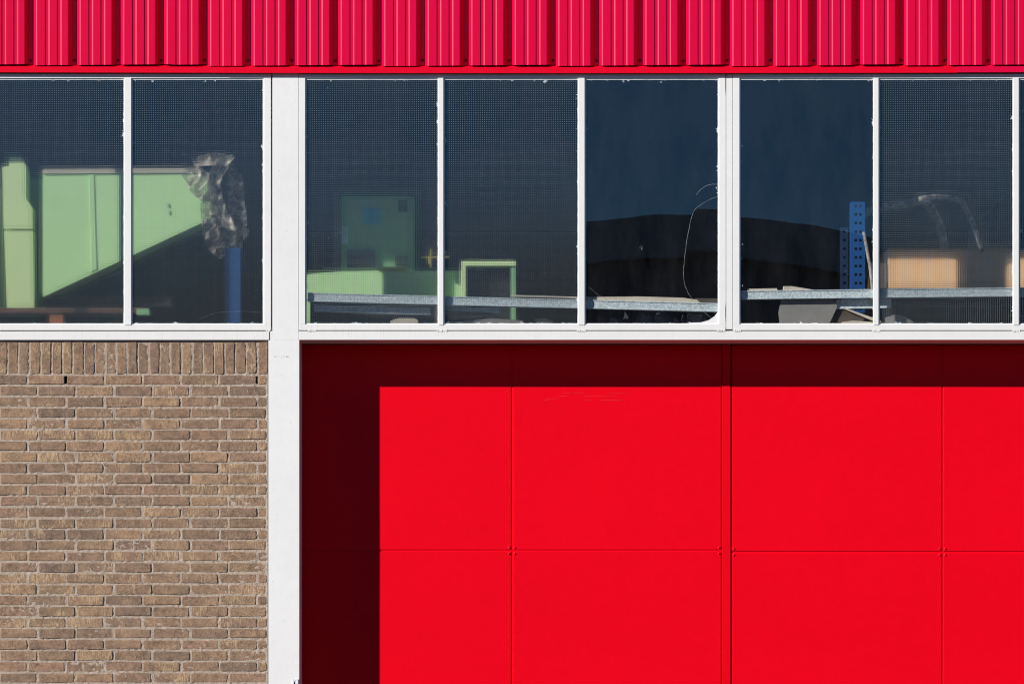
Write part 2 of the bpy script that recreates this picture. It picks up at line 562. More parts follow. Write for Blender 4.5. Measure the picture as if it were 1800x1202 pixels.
def brick_mesh(w_, h_, seed, m):
    """irregular brick face with worn edges, w_ x h_ px, centred"""
    rr = random.Random(seed)
    pts = []
    c = rr.uniform(0.8, 2.4)
    hw, hh = w_ / 2, h_ / 2
    def j(a): return rr.uniform(-a, a)
    long_h = w_ > h_
    seq = [(-hw + c, -hh), (hw - c, -hh), (hw, -hh + c), (hw, hh - c), (hw - c, hh), (-hw + c, hh), (-hw, hh - c), (-hw, -hh + c)]
    ext = []
    for i, p in enumerate(seq):
        ext.append((p[0] + j(.45), p[1] + j(.35)))
        q = seq[(i + 1) % 8]
        Ld = math.hypot(q[0] - p[0], q[1] - p[1])
        if Ld > 25:
            t = rr.uniform(.35, .65)
            ext.append((p[0] + (q[0] - p[0]) * t + (0 if long_h else j(.7)), p[1] + (q[1] - p[1]) * t + (j(.6) if long_h else 0)))
    n = len(ext)
    v, f = [], []
    for (x, y) in ext:   # front ring inset
        v.append(((x * (1 - .55 / hw)) * S, -0.0 * S + j(.18) * S, -(y * (1 - .55 / hh)) * S))
    for (x, y) in ext:
        v.append((x * S, 0.5 * S + j(.15) * S, -y * S))
    for (x, y) in ext:
        v.append((x * S, 9 * S, -y * S))
    f.append(tuple(range(n))[::-1])
    for a in (0, n):
        for i in range(n):
            k = (i + 1) % n
            f.append((a + i, a + k, a + n + k, a + n + i))
    me = bpy.data.meshes.new('brick')
    me.from_pydata(v, [], f)
    me.materials.append(m)
    me.validate()
    me.update()
    import bmesh
    bm = bmesh.new(); bm.from_mesh(me); bmesh.ops.recalc_face_normals(bm, faces=bm.faces[:]); bm.to_mesh(me); bm.free()
    return me
LONG = [brick_mesh(63.9, 15.9, i, M['brick']) for i in range(14)]
SHORT = [brick_mesh(15, 15, 50 + i, M['brick']) for i in range(5)]
SOLD = [brick_mesh(16.0, 55.0, 80 + i, M['soldier']) for i in range(9)]
rest = MB()
def put_brick(me, cx, cy_, sx=1.0, sy=1.0, visible=True):
    d = 3.2 + U(-.5, .5)
    loc = P(cx, cy_, d)
    if visible:
        o = bpy.data.objects.new('brick', me)
        COL.objects.link(o)
        o.parent = wall
        o.location = loc
        o.rotation_euler = (U(-.01, .01), U(-.007, .007), U(-.006, .006))
        o.scale = (sx, 1, sy)
        if R() < .5 and me not in SHORT:
            o.scale.x *= 1
            o.rotation_euler.y += math.pi
    else:
        vv = [(v.co.x * sx + loc.x, v.co.y + loc.y, v.co.z * sy + loc.z) for v in me.vertices]
        rest.add(vv, [tuple(p.vertices) for p in me.polygons])
xs = 461.5
k = 0
while xs > BW0 + 8:
    put_brick(SOLD[random.randrange(9)], xs + U(-.6, .6), 629 + U(-.5, .5), U(.93, 1.03), U(.985, 1.01), xs > -9)
    xs -= 19.05
for r_ in range(51):
    yc = 667.6 + 19.36 * r_
    vis_y = yc < 1212
    if r_ % 2 == 0:
        centres = [(48.3 + 67.25 * k - 33.3, 1.0) for k in range(-5, 7)]
        put_brick(SHORT[random.randrange(5)], 460.8, yc, U(.9, 1.02), 1, vis_y)
    else:
        centres = [(65.6 + 67.1 * k - 33.3, 1.0) for k in range(-5, 7)]
    for (xc, s) in centres:
        if xc < BW0 + 30: continue
        sx = U(.972, 1.006)
        dx = U(-.9, .9)
        if r_ == 0 and 60 < xc < 470:      # leave the open weep slots free
            dx = 0; sx = .985
        if r_ == 0 and (abs(xc - 82) < 8 or abs(xc - 418) < 8):
            dx = -0.9
        put_brick(LONG[random.randrange(14)], xc + dx, yc + U(-.4, .4), sx, U(.94, 1.03), vis_y and xc > -34)
ro = link('brick_courses', rest.mesh('brick_courses', M['brick']), wall)
ro['kind'] = 'stuff'

# ---------------------------------------------------------------- white columns
def column(px0, px1, label, upper=True):
    b = MB()
    b.box(px0, 597.2, px1, 1657, 0, 78)
    b.box(px0 + 7, 128, px1 - 1.2, 597.2, 0, 42)
    b.box(px0 + 1.9, 582, px0 + 7, 597.2, 0.15, 60)
    return tag(link('column', b.mesh('column', M['rough_white']), None, 0.0016), label, 'column')
colo = column(472, 526.3, 'white painted column between the brick wall and the red sliding door')

mb = MB()
for i in range(16):
    x = U(481, 516)
    mb.box(x, 626.2 + U(-.6, .6), x + U(.5, 2.2), 626.6 + U(-.2, .9), -0.04, 0.3)
for (x, y) in ((495, 659), (487, 905), (510, 742), (500, 1090), (478, 1020), (490, 300), (503, 405)):
    mb.box(x, y, x + 1.0, y + 1.2, -0.04, 0.3)
chp = link('paint_chips', mb.mesh('paint_chips', paint('grey_chip', (0.30, 0.29, 0.28), 0.8)), colo)
chp['kind'] = 'stuff'

# ---------------------------------------------------------------- windows
def tilt(o, rx=0.0, rz=0.0):
    o.rotation_euler = (rx, 0, rz)
def glass_pane(mb, kind, parent, d0):
    n = len(mb.v)
    o = [sum(v[i] for v in mb.v) / n for i in range(3)]
    me = mb.mesh('pane', [M[kind], M['glassback']], o)
    for p in me.polygons:      # the outer face carries the pattern and the reflection, the rest is the clear body
        p.material_index = 0 if p.normal.y < -0.9 else 1
    return link('pane', me, parent, 0, o)
def window(label, x0, x1, glass, kinds, sill=None, y0=130.0, y1=580.3, gy0=141.0, gy1=568.3, tilts=None, custom=None):
    w_ = empty('factory_window', label, 'window', 'white framed windows in a band above the ground floor')
    dF, dB = 0.0, 7.0
    boxobj('head_rail', M['white'], w_, (x0, y0, x1, 137.6, dF, dB), bevel=.001)
    boxobj('bottom_rail', M['white_streaked'], w_, (x0, gy1 + 1.6, x1, y1, dF, dB), bevel=.001)
    xsL = glass[0][0] - 2.6
    boxobj('stile', M['white'], w_, (x0, 137.6, xsL, gy1 + 1.6, dF, dB), bevel=.001)
    xsR = glass[-1][1] + 2.0
    boxobj('stile', M['white'], w_, (xsR, 137.6, x1, gy1 + 1.6, dF, dB), bevel=.001)
    for a, b_ in zip(glass[:-1], glass[1:]):
        boxobj('mullion', M['white'], w_, (a[1] + 1.2, 137.6, b_[0] - 2.6, gy1 + 3.0, -1.0, dB), bevel=.0012)
    for i, (a, b_) in enumerate(glass):
        # putty rebate round the pane: four mitred fillets with an uneven inner edge
        mb = MB()
        lx, rx = a - 2.9, b_ + 2.3
        ty, by = 137.3, gy1 + 2.0
        def strip(p0, p1, q0, q1, n):
            v = []
            for t in range(n + 1):
                s = t / n
                jx = noise.noise(Vector((a + s * 70, i * 9.1, p0[0] * .1 + p0[1] * .1))) * 0.4
                o_ = (p0[0] + (p1[0] - p0[0]) * s, p0[1] + (p1[1] - p0[1]) * s)
                q_ = (q0[0] + (q1[0] - q0[0]) * s, q0[1] + (q1[1] - q0[1]) * s)
                dx, dy = q_[0] - o_[0], q_[1] - o_[1]
                ln = math.hypot(dx, dy) or 1
                q_ = (q_[0] + dx / ln * jx, q_[1] + dy / ln * jx)
                v += [P(o_[0], o_[1], 1.2), P(q_[0], q_[1], 2.3), P(q_[0], q_[1], 3.6), P(o_[0], o_[1], 3.6)]
            f = []
            for t in range(n):
                for e in range(4):
                    f.append((t * 4 + e, t * 4 + (e + 1) % 4, t * 4 + 4 + (e + 1) % 4, t * 4 + 4 + e))
            f += [(0, 1, 2, 3), (n * 4 + 3, n * 4 + 2, n * 4 + 1, n * 4)]
            mb.add(v, f)
        strip((lx, ty), (rx, ty), (a, gy0), (b_, gy0), 60)
        strip((rx, ty), (rx, by), (b_, gy0), (b_, gy1), 90)
        strip((rx, by), (lx, by), (b_, gy1), (a, gy1), 60)
        strip((lx, by), (lx, ty), (a, gy1), (a, gy0), 90)
        me = mb.mesh('putty', M['white'])
        import bmesh
        bm = bmesh.new(); bm.from_mesh(me); bmesh.ops.recalc_face_normals(bm, faces=bm.faces[:]); bm.to_mesh(me); bm.free()
        link('putty', me, w_)
        if custom and i in custom:
            custom[i](w_, a, b_)
            continue
        mb = MB()
        mb.box(a - 1.2, gy0 - 1.2, b_ + 1.2, gy1 + 1.2, 3.0, 4.4)
        o = glass_pane(mb, kinds[i], w_, 3.0)
        if tilts and tilts[i]:
            tilt(o, *tilts[i])
        o['label'] = 'pressed square pattern glass' if kinds[i] == 'texglass' else 'clear smooth glass'
    return w_

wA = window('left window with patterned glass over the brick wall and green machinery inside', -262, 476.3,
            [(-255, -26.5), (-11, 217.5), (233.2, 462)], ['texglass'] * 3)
boxobj('sill', M['white_streaked'], wA, (-262, 582.2, 473.2, 597.4, -0.9, 60), bevel=.0012)
# cracks in the right pane of the left window
def crack(parent, pts, r=0.0011, d=2.8, rj=0.4):
    mb = MB()
    out = []
    for (ax, ay), (bx, by) in zip(pts[:-1], pts[1:]):
        n = max(2, int(math.hypot(bx - ax, by - ay) / 5))
        for i in range(n):
            t = i / n
            out.append(P(ax + (bx - ax) * t + U(-rj, rj), ay + (by - ay) * t + U(-rj, rj), d))
    out.append(P(pts[-1][0], pts[-1][1], d))
    mb.tube(out, [r * U(.5, 1.4) for _ in out], 5)
    return link('crack', mb.mesh('crack', M['crack']), parent)
M_dark = M['black']
mbk = MB(); mbk.tube([P(234, 478, 2.9), P(270, 464, 2.9), P(310, 449, 2.9), P(340, 441, 2.9), P(355, 438.5, 2.9)], .0010, 5)
link('crack', mbk.mesh('crack', M['black']), wA)
crack(wA, [(352, 560), (372, 552), (392, 548), (425, 547), (461, 549)], .0007)

CR = [(1262.6, 345.5), (1250, 350), (1238, 356), (1226, 364), (1219, 372), (1214, 388), (1209, 412), (1205, 440), (1202, 468), (1201.5, 486),
      (1204, 502), (1210, 516), (1220, 530), (1236, 546), (1250, 559), (1257, 565)]
def cracked(w_, a, b_):
    gy0, gy1 = 141.0, 568.3
    corner = (1263.2, 569.5)
    main = [(a - 1.2, gy0 - 1.2), (b_ + 1.2, gy0 - 1.2), (b_ + 1.2, 345.5)] + CR[1:] + [(1258, gy1 + 1.2), (a - 1.2, gy1 + 1.2)]
    mb = MB(); mb.prism(main, 3.0, 4.4)
    o = glass_pane(mb, 'glass', w_, 3.0); o['label'] = 'clear smooth glass with a curved crack'
    shard = [(b_ + 1.2, 345.5 + .5)] + [(x + .45, y + .3) for x, y in CR[1:]] + [(1259, 569.5), corner]
    mb = MB(); mb.prism(shard, 3.05, 4.45)
    o = glass_pane(mb, 'glass', w_, 3.0); o['label'] = 'loose curved shard of clear glass'
    tilt(o, 0.0014, 0.0006)
    crack(w_, CR, .0007, 2.9, .35)
    crack(w_, [(1224, 342), (1231, 334), (1241, 327), (1252, 324), (1262, 324)], .0007, 2.9)
    crack(w_, [(1000 + 35, 505), (1052, 519), (1068, 527)], .0004, 2.9)
    # white filler wedge in the lower right corner
    mb = MB(); mb.prism([(1264, 545), (1264, 570), (1212, 570), (1216, 567.2), (1232, 566.5), (1245, 563), (1256, 556), (1260, 550)], 2.2, 3.0)
    link('filler', mb.mesh('filler', M['white']), w_)
    # chip hole
    mb = MB()
    pts = [P(1127.5 + 3.0 * math.cos(t * .7) , 436 + 4.4 * math.sin(t * .7), 2.85) for t in range(10)]
    mb.tube(pts, .0016, 5)
    link('chip', mb.mesh('chip', M['black']), w_)
    mb = MB()
    mb.tube([P(1126.5, 434, 2.7), P(1128.5, 436.5, 2.7), P(1128, 439, 2.7)], .0011, 5)
    link('chip', mb.mesh('chip', M['crack']), w_)
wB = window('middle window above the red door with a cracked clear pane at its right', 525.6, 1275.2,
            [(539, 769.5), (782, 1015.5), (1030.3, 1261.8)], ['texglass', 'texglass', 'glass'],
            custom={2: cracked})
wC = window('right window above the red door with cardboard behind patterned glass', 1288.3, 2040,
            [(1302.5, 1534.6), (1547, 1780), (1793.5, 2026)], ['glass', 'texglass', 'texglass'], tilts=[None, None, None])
# post between middle and right window
b = MB(); b.box(1277.0, 130.3, 1287.6, 578.6, 0.4, 40)
tag(link('window_post', b.mesh('window_post', M['white']), None, .001), 'narrow white post between the middle and the right window', 'post')
# sealant over the gap below the windows
def sealant(parent, xc, wdt):
    mb = MB()
    n = 9
    x = xc - wdt / 2
    while x < xc + wdt / 2:
        st = U(1.2, 3.4)
        pts = [(x, 579.6 + U(-.4, .4)), (x + st, 579.6 + U(-.5, .4)), (x + st + U(-.6, .4), 583.0 + U(-.4, 1.2)), (x + U(-.4, .6), 583.0 + U(-.4, 1.0))]
        mb.prism(pts, -0.5 + U(-.2, .2), 4.0)
        x += st + U(.2, 1.4)
    link('sealant', mb.mesh('sealant', M['white']), parent)
for xc, wd in ((548, 12), (776, 16), (1022, 15)): sealant(wB, xc, wd)
sealant(wB, 1266, 11)
for xc, wd in ((1296, 12), (1541, 15), (1787, 14)): sealant(wC, xc, wd)
sealant(wA, 470, 5)

# ---------------------------------------------------------------- lintel
b = MB()
b.box(525.3, 582.0, 2045, 597.3, 0, 76)
b.box(525.3, 580.6, 2045, 582.0, 4.5, 76)
lin = tag(link('lintel', b.mesh('lintel', M['white_streaked']), None, .0014),
          'long white lintel beam across the top of the red door opening', 'beam')
boxobj('drip_edge', M['board'], lin, (527, 596.8, 2042, 597.9, 71, 75.5))

# ---------------------------------------------------------------- sliding doors
DD = 80.0
rm = M['door_red']
def dome(mb, px, py, r, d):
    n = 8
    pts = [P(px, py, d - r * .75)]
    for rr_, dd in ((.7, .5), (1.0, 0.0)):
        for k_ in range(n):
            a = 2 * math.pi * k_ / n
            pts.append(P(px + r * rr_ * math.cos(a), py - r * rr_ * math.sin(a), d - r * .75 * dd))
    f = []
    for k_ in range(n):
        q = (k_ + 1) % n
        f.append((0, 1 + q, 1 + k_)[::-1])
        f.append((1 + k_, 1 + q, 9 + q, 9 + k_)[::-1])
    mb.add(pts, f)
rows = [(606.0, 965.6), (968.8, 1328), (1331, 1656)]
def door(label, cols, x0, x1, edge=None, jog=0):
    dr = empty('sliding_door', label, 'door')
    bk = MB(); bk.box(x0, 605.2, x1, 1656.5, DD + 1.1, DD + 14)
    link('door_core', bk.mesh('door_core', rm), dr)
    riv = MB()
    for ci, (a, b_) in enumerate(cols):
        for (t_, u_) in rows:
            t2, u2 = t_ + (jog if t_ > 700 else 0), u_ + (jog if u_ < 1600 else 0)
            mb = MB()
            # a very slightly dished sheet
            nx, ny = 6, 6
            v, f = [], []
            for jy in range(ny + 1):
                for ix in range(nx + 1):
                    fx, fy = ix / nx, jy / ny
                    dish = 0.35 * math.sin(math.pi * fx) * math.sin(math.pi * fy) * (1 if (ci + int(t_)) % 2 else -.6)
                    v.append(P(a + (b_ - a) * fx, t2 + (u2 - t2) * fy, DD + dish))
            for jy in range(ny):
                for ix in range(nx):
                    q = jy * (nx + 1) + ix
                    f.append((q, q + nx + 1, q + nx + 2, q + 1))
            # folded rim
            rim = [ix for ix in range(nx + 1)] + [(jy + 1) * (nx + 1) - 1 for jy in range(1, ny + 1)] + \
                  [ny * (nx + 1) + ix for ix in range(nx - 1, -1, -1)] + [jy * (nx + 1) for jy in range(ny - 1, 0, -1)]
            base = len(v)
            for r_i in rim:
                p = v[r_i]; v.append(Vector((p.x, (DD + 1.1) * S, p.z)))
            for i in range(len(rim)):
                j = (i + 1) % len(rim)
                f.append((rim[i], rim[j], base + j, base + i))
            mb.add(v, f)
            o = centred('panel', mb, rm, dr, smooth=False)
            bv = o.modifiers.new('bevel', 'BEVEL'); bv.width = .0016; bv.segments = 2; bv.limit_method = 'ANGLE'; bv.angle_limit = math.radians(50)
            # small rivets along the sheet edges
            for e in range(1, 12):
                yy = t2 + (u2 - t2) * e / 12
                dome(riv, a + 3.0, yy, .75, DD); dome(riv, b_ - 3.0, yy, .75, DD)
                xx = a + (b_ - a) * e / 12
                dome(riv, xx, t2 + 3.4, .6, DD); dome(riv, xx, u2 - 3.4, .6, DD)
            for (sx_, sy_) in ((a + 3.4, t2 + 3.6), (b_ - 3.4, t2 + 3.6), (a + 3.4, u2 - 3.8), (b_ - 3.4, u2 - 3.8)):
                m2 = MB(); dome(m2, sx_, sy_, 2.3, DD - .05)
                centred('screw_head', m2, rm, dr, smooth=True)
    o = link('rivets', riv.mesh('rivets', rm), dr); o['kind'] = 'stuff'
    if edge:
        mb = MB()
        pts = []
        mb.box(edge[0], 605.4, edge[1], 1656, DD - 1.2, DD + 4)
        link('edge_strip', mb.mesh('edge_strip', rm), dr, bevel=.0012)
    return dr
LEAF = door('red sheet metal sliding door leaf next to the white column, partly in shade',
     [(512, 898.4), (901.6, 1267.2)], 505, 1268.8, (1269.8, 1284.2))
door('red sheet metal sliding door leaf on the right beyond the dark vertical gap',
     [(1286.6, 1655.2), (1658.4, 2026)], 1286.9, 2038, None, 2.4)

mb = MB()
for i in range(13):
    x = U(955, 1080); y = random.choice((690, 693, 696, 700, 702.5)) + U(-.7, .7)
    ln = U(6, 34)
    mb.box(x, y, x + ln, y + .35, DD - .05, DD + .3)
scr = link('scratches', mb.mesh('scratches', paint('scratched_red', (0.85, 0.03, 0.04), 0.5)), LEAF); scr['kind'] = 'stuff'
# red jamb behind the column, closing the recess
# small grey metal keeper at the foot of the view on the column
kb = empty('door_keeper', 'small grey metal keeper plate on the right edge of the white column', 'keeper')
boxobj('plate', M['steel'], kb, (514.6, 1193, 524.4, 1228, -1.6, 0.2), bevel=.0008)
boxobj('bolt_slot', M['black'], kb, (516.6, 1197, 518.6, 1224, -1.8, -1.4))
boxobj('flange', M['steel'], kb, (521.8, 1195, 524.2, 1227, -3.0, -1.5), bevel=.0005)

# ---------------------------------------------------------------- cladding
clad = empty('metal_cladding', 'glossy red ribbed metal cladding above the window band', 'cladding')
PITCH = 76.5
prof = [(-1.0, 5.6), (0, 5.5), (5.3, -4.3), (7.0, -5.2), (20.6, -5.2), (21.8, -4.2), (27.0, -4.2), (28.9, -5.2), (41.8, -5.2), (43.0, -4.2),
        (48.2, -4.2), (50.1, -5.2), (60.9, -5.2), (62.1, -4.8), (68.4, 5.6)]
def sheet(i0, nrib, extra):
    pts = []
    X = 58.2 + PITCH * i0
    for k_ in range(nrib):
        pts += [(X + PITCH * k_ + a, d) for a, d in prof]
    pts.append((X + PITCH * nrib - 1.0 + 1.6, 5.65))
    mb = MB()
    v = []
    x0 = X
    for (x, d) in pts:
        yb = 115.6 - (x - x0) * .0085 - extra + (0.9 if 300 < x < 1500 else 0)
        for yy, dd in ((-330, d), (yb, d)):
            v.append(P(x, yy, dd - .22))
    n = len(pts)
    # thickness: second skin behind
    for (x, d) in pts:
        yb = 115.6 - (x - x0) * .0085 - extra + (0.9 if 300 < x < 1500 else 0)
        for yy, dd in ((-330, d), (yb, d)):
            v.append(P(x, yy, dd - .22 + .3))
    f = []
    for i in range(n - 1):
        a = 2 * i
        f.append((a, a + 1, a + 3, a + 2))
        c = 2 * n + 2 * i
        f.append((c + 2, c + 3, c + 1, c))
        f.append((a + 1, c + 1, c + 3, a + 3))
    mb.add(v, f)
    o = centred('cladding_sheet', mb, M['clad_red'], clad)
    return o
for i0 in range(-4, 27, 4):
    sheet(i0, 4, U(-.3, .3))
for i in range(-4, 28):
    mb = MB()
    xx = 58.2 + PITCH * i - 3.9
    mb.tube([P(xx, 107 + U(-.8, .8), 5.6), P(xx, 107, 4.2)], .0075, 8)
    mb.tube([P(xx, 107, 4.3), P(xx, 107, 3.0)], .0042, 6)
    if -60 < xx < 1860:
        link('screw', mb.mesh('screw', M['screw']), clad)
def flashing(x0, x1, dy, off=0.0, m='flash_red'):
    mb = MB()
    sec = [(-3.0 + off, 117.2), (-7.0 - off, 117.6), (-7.4 - off, 127.6), (-6.8 - off, 128.3), (3.5, 128.3), (3.5, 127.6), (-6.4, 127.0), (-6.4, 118.2), (6.2, 115.2), (6.2, 114.2)]
    a, b_ = [], []
    n = 24
    v, f = [], []
    for i in range(n + 1):
        x = x0 + (x1 - x0) * i / n
        sag = 1.3 * max(0, 1 - ((x - 950) / 950) ** 2) + dy
        for (d, y) in sec:
            v.append(P(x, y + sag, d))
    m_ = len(sec)
    for i in range(n):
        for j in range(m_):
            q = (j + 1) % m_
            f.append((i * m_ + j, i * m_ + q, (i + 1) * m_ + q, (i + 1) * m_ + j)[::-1])
    f.append(tuple(range(m_))); f.append(tuple(n * m_ + j for j in range(m_))[::-1])
    mb.add(v, f)
    me = mb.mesh('flashing', M[m])
    import bmesh
    bm = bmesh.new(); bm.from_mesh(me); bmesh.ops.recalc_face_normals(bm, faces=bm.faces[:]); bm.to_mesh(me); bm.free()
    return link('flashing', me, clad)
flashing(-262, 391.5, -.2)
flashing(391.0, 1684, 0, .25)
flashing(1682.5, 2100, -.6, .6, 'clad_red')

# ---------------------------------------------------------------- inside: shelf under the windows
b = MB()
b.wbox(XW0 + .25, 0.075, wz(580), XW1 - .25, 1.9, wz(573))
tag(link('storage_shelf', b.mesh('storage_shelf', M['timber'])), 'dark storage shelf just behind the window frames', 'shelf')

def T(name, label, cat, m, polys=(), boxes=(), group=None, bevel=0.0):
    mb = MB()
    for p_, d0, d1 in polys: mb.prism(p_, d0, d1)
    for bx in boxes: mb.box(*bx)
    return tag(centred(name, mb, m, None, bevel), label, cat, group)

# steel rails (C profiles) close behind the glass
def rail(label, xa, ya, xb, yb, h, d, group='galvanised steel rails behind the windows'):
    r_ = MB()
    ra = [(xa, ya), (xb, yb), (xb, yb + h), (xa, ya + h)]
    r_.prism(ra, d, d + 1.2)
    r_.prism([(xa, ya - .6), (xb, yb - .6), (xb, yb + 1.2), (xa, ya + 1.2)], d - 1.0, d + 14)
    r_.prism([(xa, ya + h - 1.6), (xb, yb + h - 1.6), (xb, yb + h), (xa, ya + h)], d - 1.0, d + 14)
    return tag(centred('steel_rail', r_, M['steel']), label, 'rail', group)
rail('long galvanised rail sloping down behind the middle window, ending at the crack', 541, 515.0, 1266, 533.5, 14.5, 9)
rail('galvanised rail lying level behind the right window in front of the cardboard', 1295, 511.5, 1905, 504.5, 14.6, 9)
rail('dim lower galvanised rail under the sloping one, behind the middle window left pane', 552, 536, 757, 542, 11, 26)
rail('short lower galvanised rail tapering under the middle window mullion', 766, 537.5, 878, 542.5, 7.5, 24)
rail('short lower galvanised rail at the foot of the right window clear pane', 1470, 527.5, 1566, 525.5, 15.5, 22)

T('plasterboard_strip', 'pale broken board edge lying along the sloping rail', 'board', M['board'],
  polys=[([(898, 518.5), (1040, 522), (1120, 521), (1200, 523.2), (1216, 525.5), (1236, 527), (1262, 529), (1262, 533), (1190, 532.8), (1110, 530.5), (1050, 527.5), (1000, 523.6), (898, 521)], 12, 30)])
T('plasterboard_strip', 'reddish brown board scrap on the rail right of the crack', 'board', M['timber'],
  polys=[([(1222, 524), (1270, 524.5), (1270, 532), (1234, 533.5)], 8.4, 11.6)])
T('plasterboard_strip', 'thin pale board edge on the level rail, left part', 'board', M['board'],
  polys=[([(1314, 507.5), (1366, 506.6), (1366, 511), (1314, 511.5)], 10, 24)])
T('plasterboard_strip', 'tilted pale board end rising over the level rail', 'board', M['board'],
  polys=[([(1377.5, 503), (1392, 503), (1431, 509.4), (1431, 512), (1377, 512)], 10, 26)])
T('plasterboard_piece', 'broken grey plasterboard slab hanging below the level rail', 'board', M['greyboard'],
  polys=[([(1373, 527), (1470.5, 525), (1471, 541), (1464, 556), (1456, 572), (1371, 572), (1368.5, 549)], 18, 22)])
T('plasterboard_piece', 'darker triangular board scrap right of the grey plasterboard slab', 'board', M['timber'],
  polys=[([(1473, 540), (1486, 541), (1522, 556), (1512, 572), (1456, 572)], 24, 27)])
T('timber_batten', 'pale splintered batten leaning down towards the mullion of the right window', 'batten', M['board'],
  polys=[([(1483, 542.5), (1486, 541.2), (1542, 561), (1560, 570), (1548, 570), (1534, 563.5)], 15, 21)])
T('plasterboard_piece', 'small tan board scrap at the foot of the clear pane', 'board', M['board'],
  polys=[([(1480, 566), (1500, 563.6), (1530, 565.5), (1560, 568), (1560, 573), (1480, 573)], 14, 28)])
T('plasterboard_piece', 'pale crumpled scrap low behind the patterned pane beside the batten', 'board', M['greyboard'],
  polys=[([(1552, 560), (1572, 553), (1590, 556), (1606, 566), (1598, 572), (1552, 572)], 30, 40)])
T('plasterboard_piece', 'brown board lying low behind the middle window second pane', 'board', M['timber'],
  polys=[([(782, 552), (868, 547.5), (867, 551), (840, 558), (786, 562)], 26, 44)])
T('plasterboard_piece', 'flat grey brown debris at the foot of the middle window second pane', 'board', M['greyboard'],
  polys=[([(800, 566), (838, 560), (862, 558), (884, 561), (920, 563), (916, 573), (800, 573)], 30, 50)])
T('plasterboard_piece', 'reddish grey scrap low behind the middle window first pane', 'board', M['board'],
  polys=[([(686, 564), (700, 559), (728, 559), (735, 563), (735, 573), (686, 573)], 30, 44)])
T('plasterboard_piece', 'small grey rubble slab right of the flat debris', 'board', M['greyboard'],
  polys=[([(940, 561), (958, 559.5), (972, 565), (972, 573), (946, 573)], 34, 48)])
b = MB()
for i in range(46):
    x = U(1034, 1250); yb = 573
    h = U(5, 26)
    wd = U(6, 26)
    b.prism([(x, yb), (x + wd, yb), (x + wd * U(.7, 1), yb - h * U(.6, 1)), (x + wd * U(.1, .4), yb - h)], 30 + U(0, 40), 74)
tag(link('rubble', b.mesh('rubble', paint('dusty_blue_grey_rubble', (0.13, 0.15, 0.18), 0.8, 0.3))), 'dark rubble heap behind the foot of the cracked pane', 'rubble', kind='stuff')
# supports the rails lie on, hidden behind mullions
for i, (x, y, dd) in enumerate(((768, 534, 11), (1024, 541, 11), (1262, 549, 30), (1541, 524, 24), (1787, 520, 24), (1290, 527, 12), (528, 531, 12))):
    T('support_block', 'dark timber block under a rail behind the frame ' + ['mullion of the first two middle panes', 'mullion left of the cracked pane',
      'corner right of the crack', 'mullion of the right window', 'mullion at the far right', 'post between the windows', 'stile beside the column'][i],
      'block', M['timber'], boxes=[(x - 4, y, x + 5, 574, dd, dd + 30)])

# green machine behind the left window
gm = empty('hopper_machine', 'pale green sheet metal hopper with slanted underside behind the left window', 'machine')
b = MB(); b.prism([(75, 302), (350, 300), (372, 330), (372, 384), (78, 521), (75, 521)], 133, 215)
centred('hopper', b, M['green'], gm)
b = MB(); b.prism([(75, 298), (350, 296), (352, 303), (75, 305)], 129, 222)
centred('rim', b, M['board'], gm)
b = MB(); b.box(76, 521, 300, 536, 190, 230)
centred('frame', b, M['timber'], gm)
b = MB(); b.prism([(156, 306), (165, 306), (170, 474), (160, 478)], 131.4, 132.8)  # rib added to shade a soft dark band down the hopper face
centred('shade_band_rib', b, M['green'], gm, .002)
for q in ((294, 358, 297, 364, 131, 133.5), (296, 371, 299, 377, 131, 133.5)):
    boxobj('bolt', M['green_dim'], gm, q)
b = MB(); b.box(47, 315, 76, 540, 216, 250); b.box(-140, 330, 6, 540, 200, 260)
centred('back_frame', b, M['green_dim'], gm)
T('machine_post', 'pale yellow green post with tapered head at the left edge of the photo', 'post', M['green_pale'],
  polys=[([(4, 294), (16, 292), (16, 276), (37, 276), (46, 293), (46, 350), (57, 366), (57, 402), (6, 402)], 134, 180),
         ([(7, 406), (58, 406), (60, 541), (12, 541)], 134, 180)])
T('rusty_beam', 'rusty steel beam lying low behind the left window', 'beam', M['rust'],
  boxes=[(-200, 541, 262, 550, 90, 170), (-200, 550, -190, 574, 100, 160), (200, 550, 214, 574, 130, 160)])
T('orange_block', 'small orange block under the rusty beam', 'block', M['orange'], boxes=[(87, 552, 111, 577, 95, 130)])
T('green_tin', 'small green tin on the rusty beam right of the mullion', 'tin', M['green_dim'], boxes=[(240, 543, 262, 553, 60, 84)])
b = MB(); b.box(395, 436, 423, 578, 95, 125)
up = tag(centred('blue_post', b, M['blue_post'], None, .003), 'plain blue steel post low in the right pane of the left window', 'post')

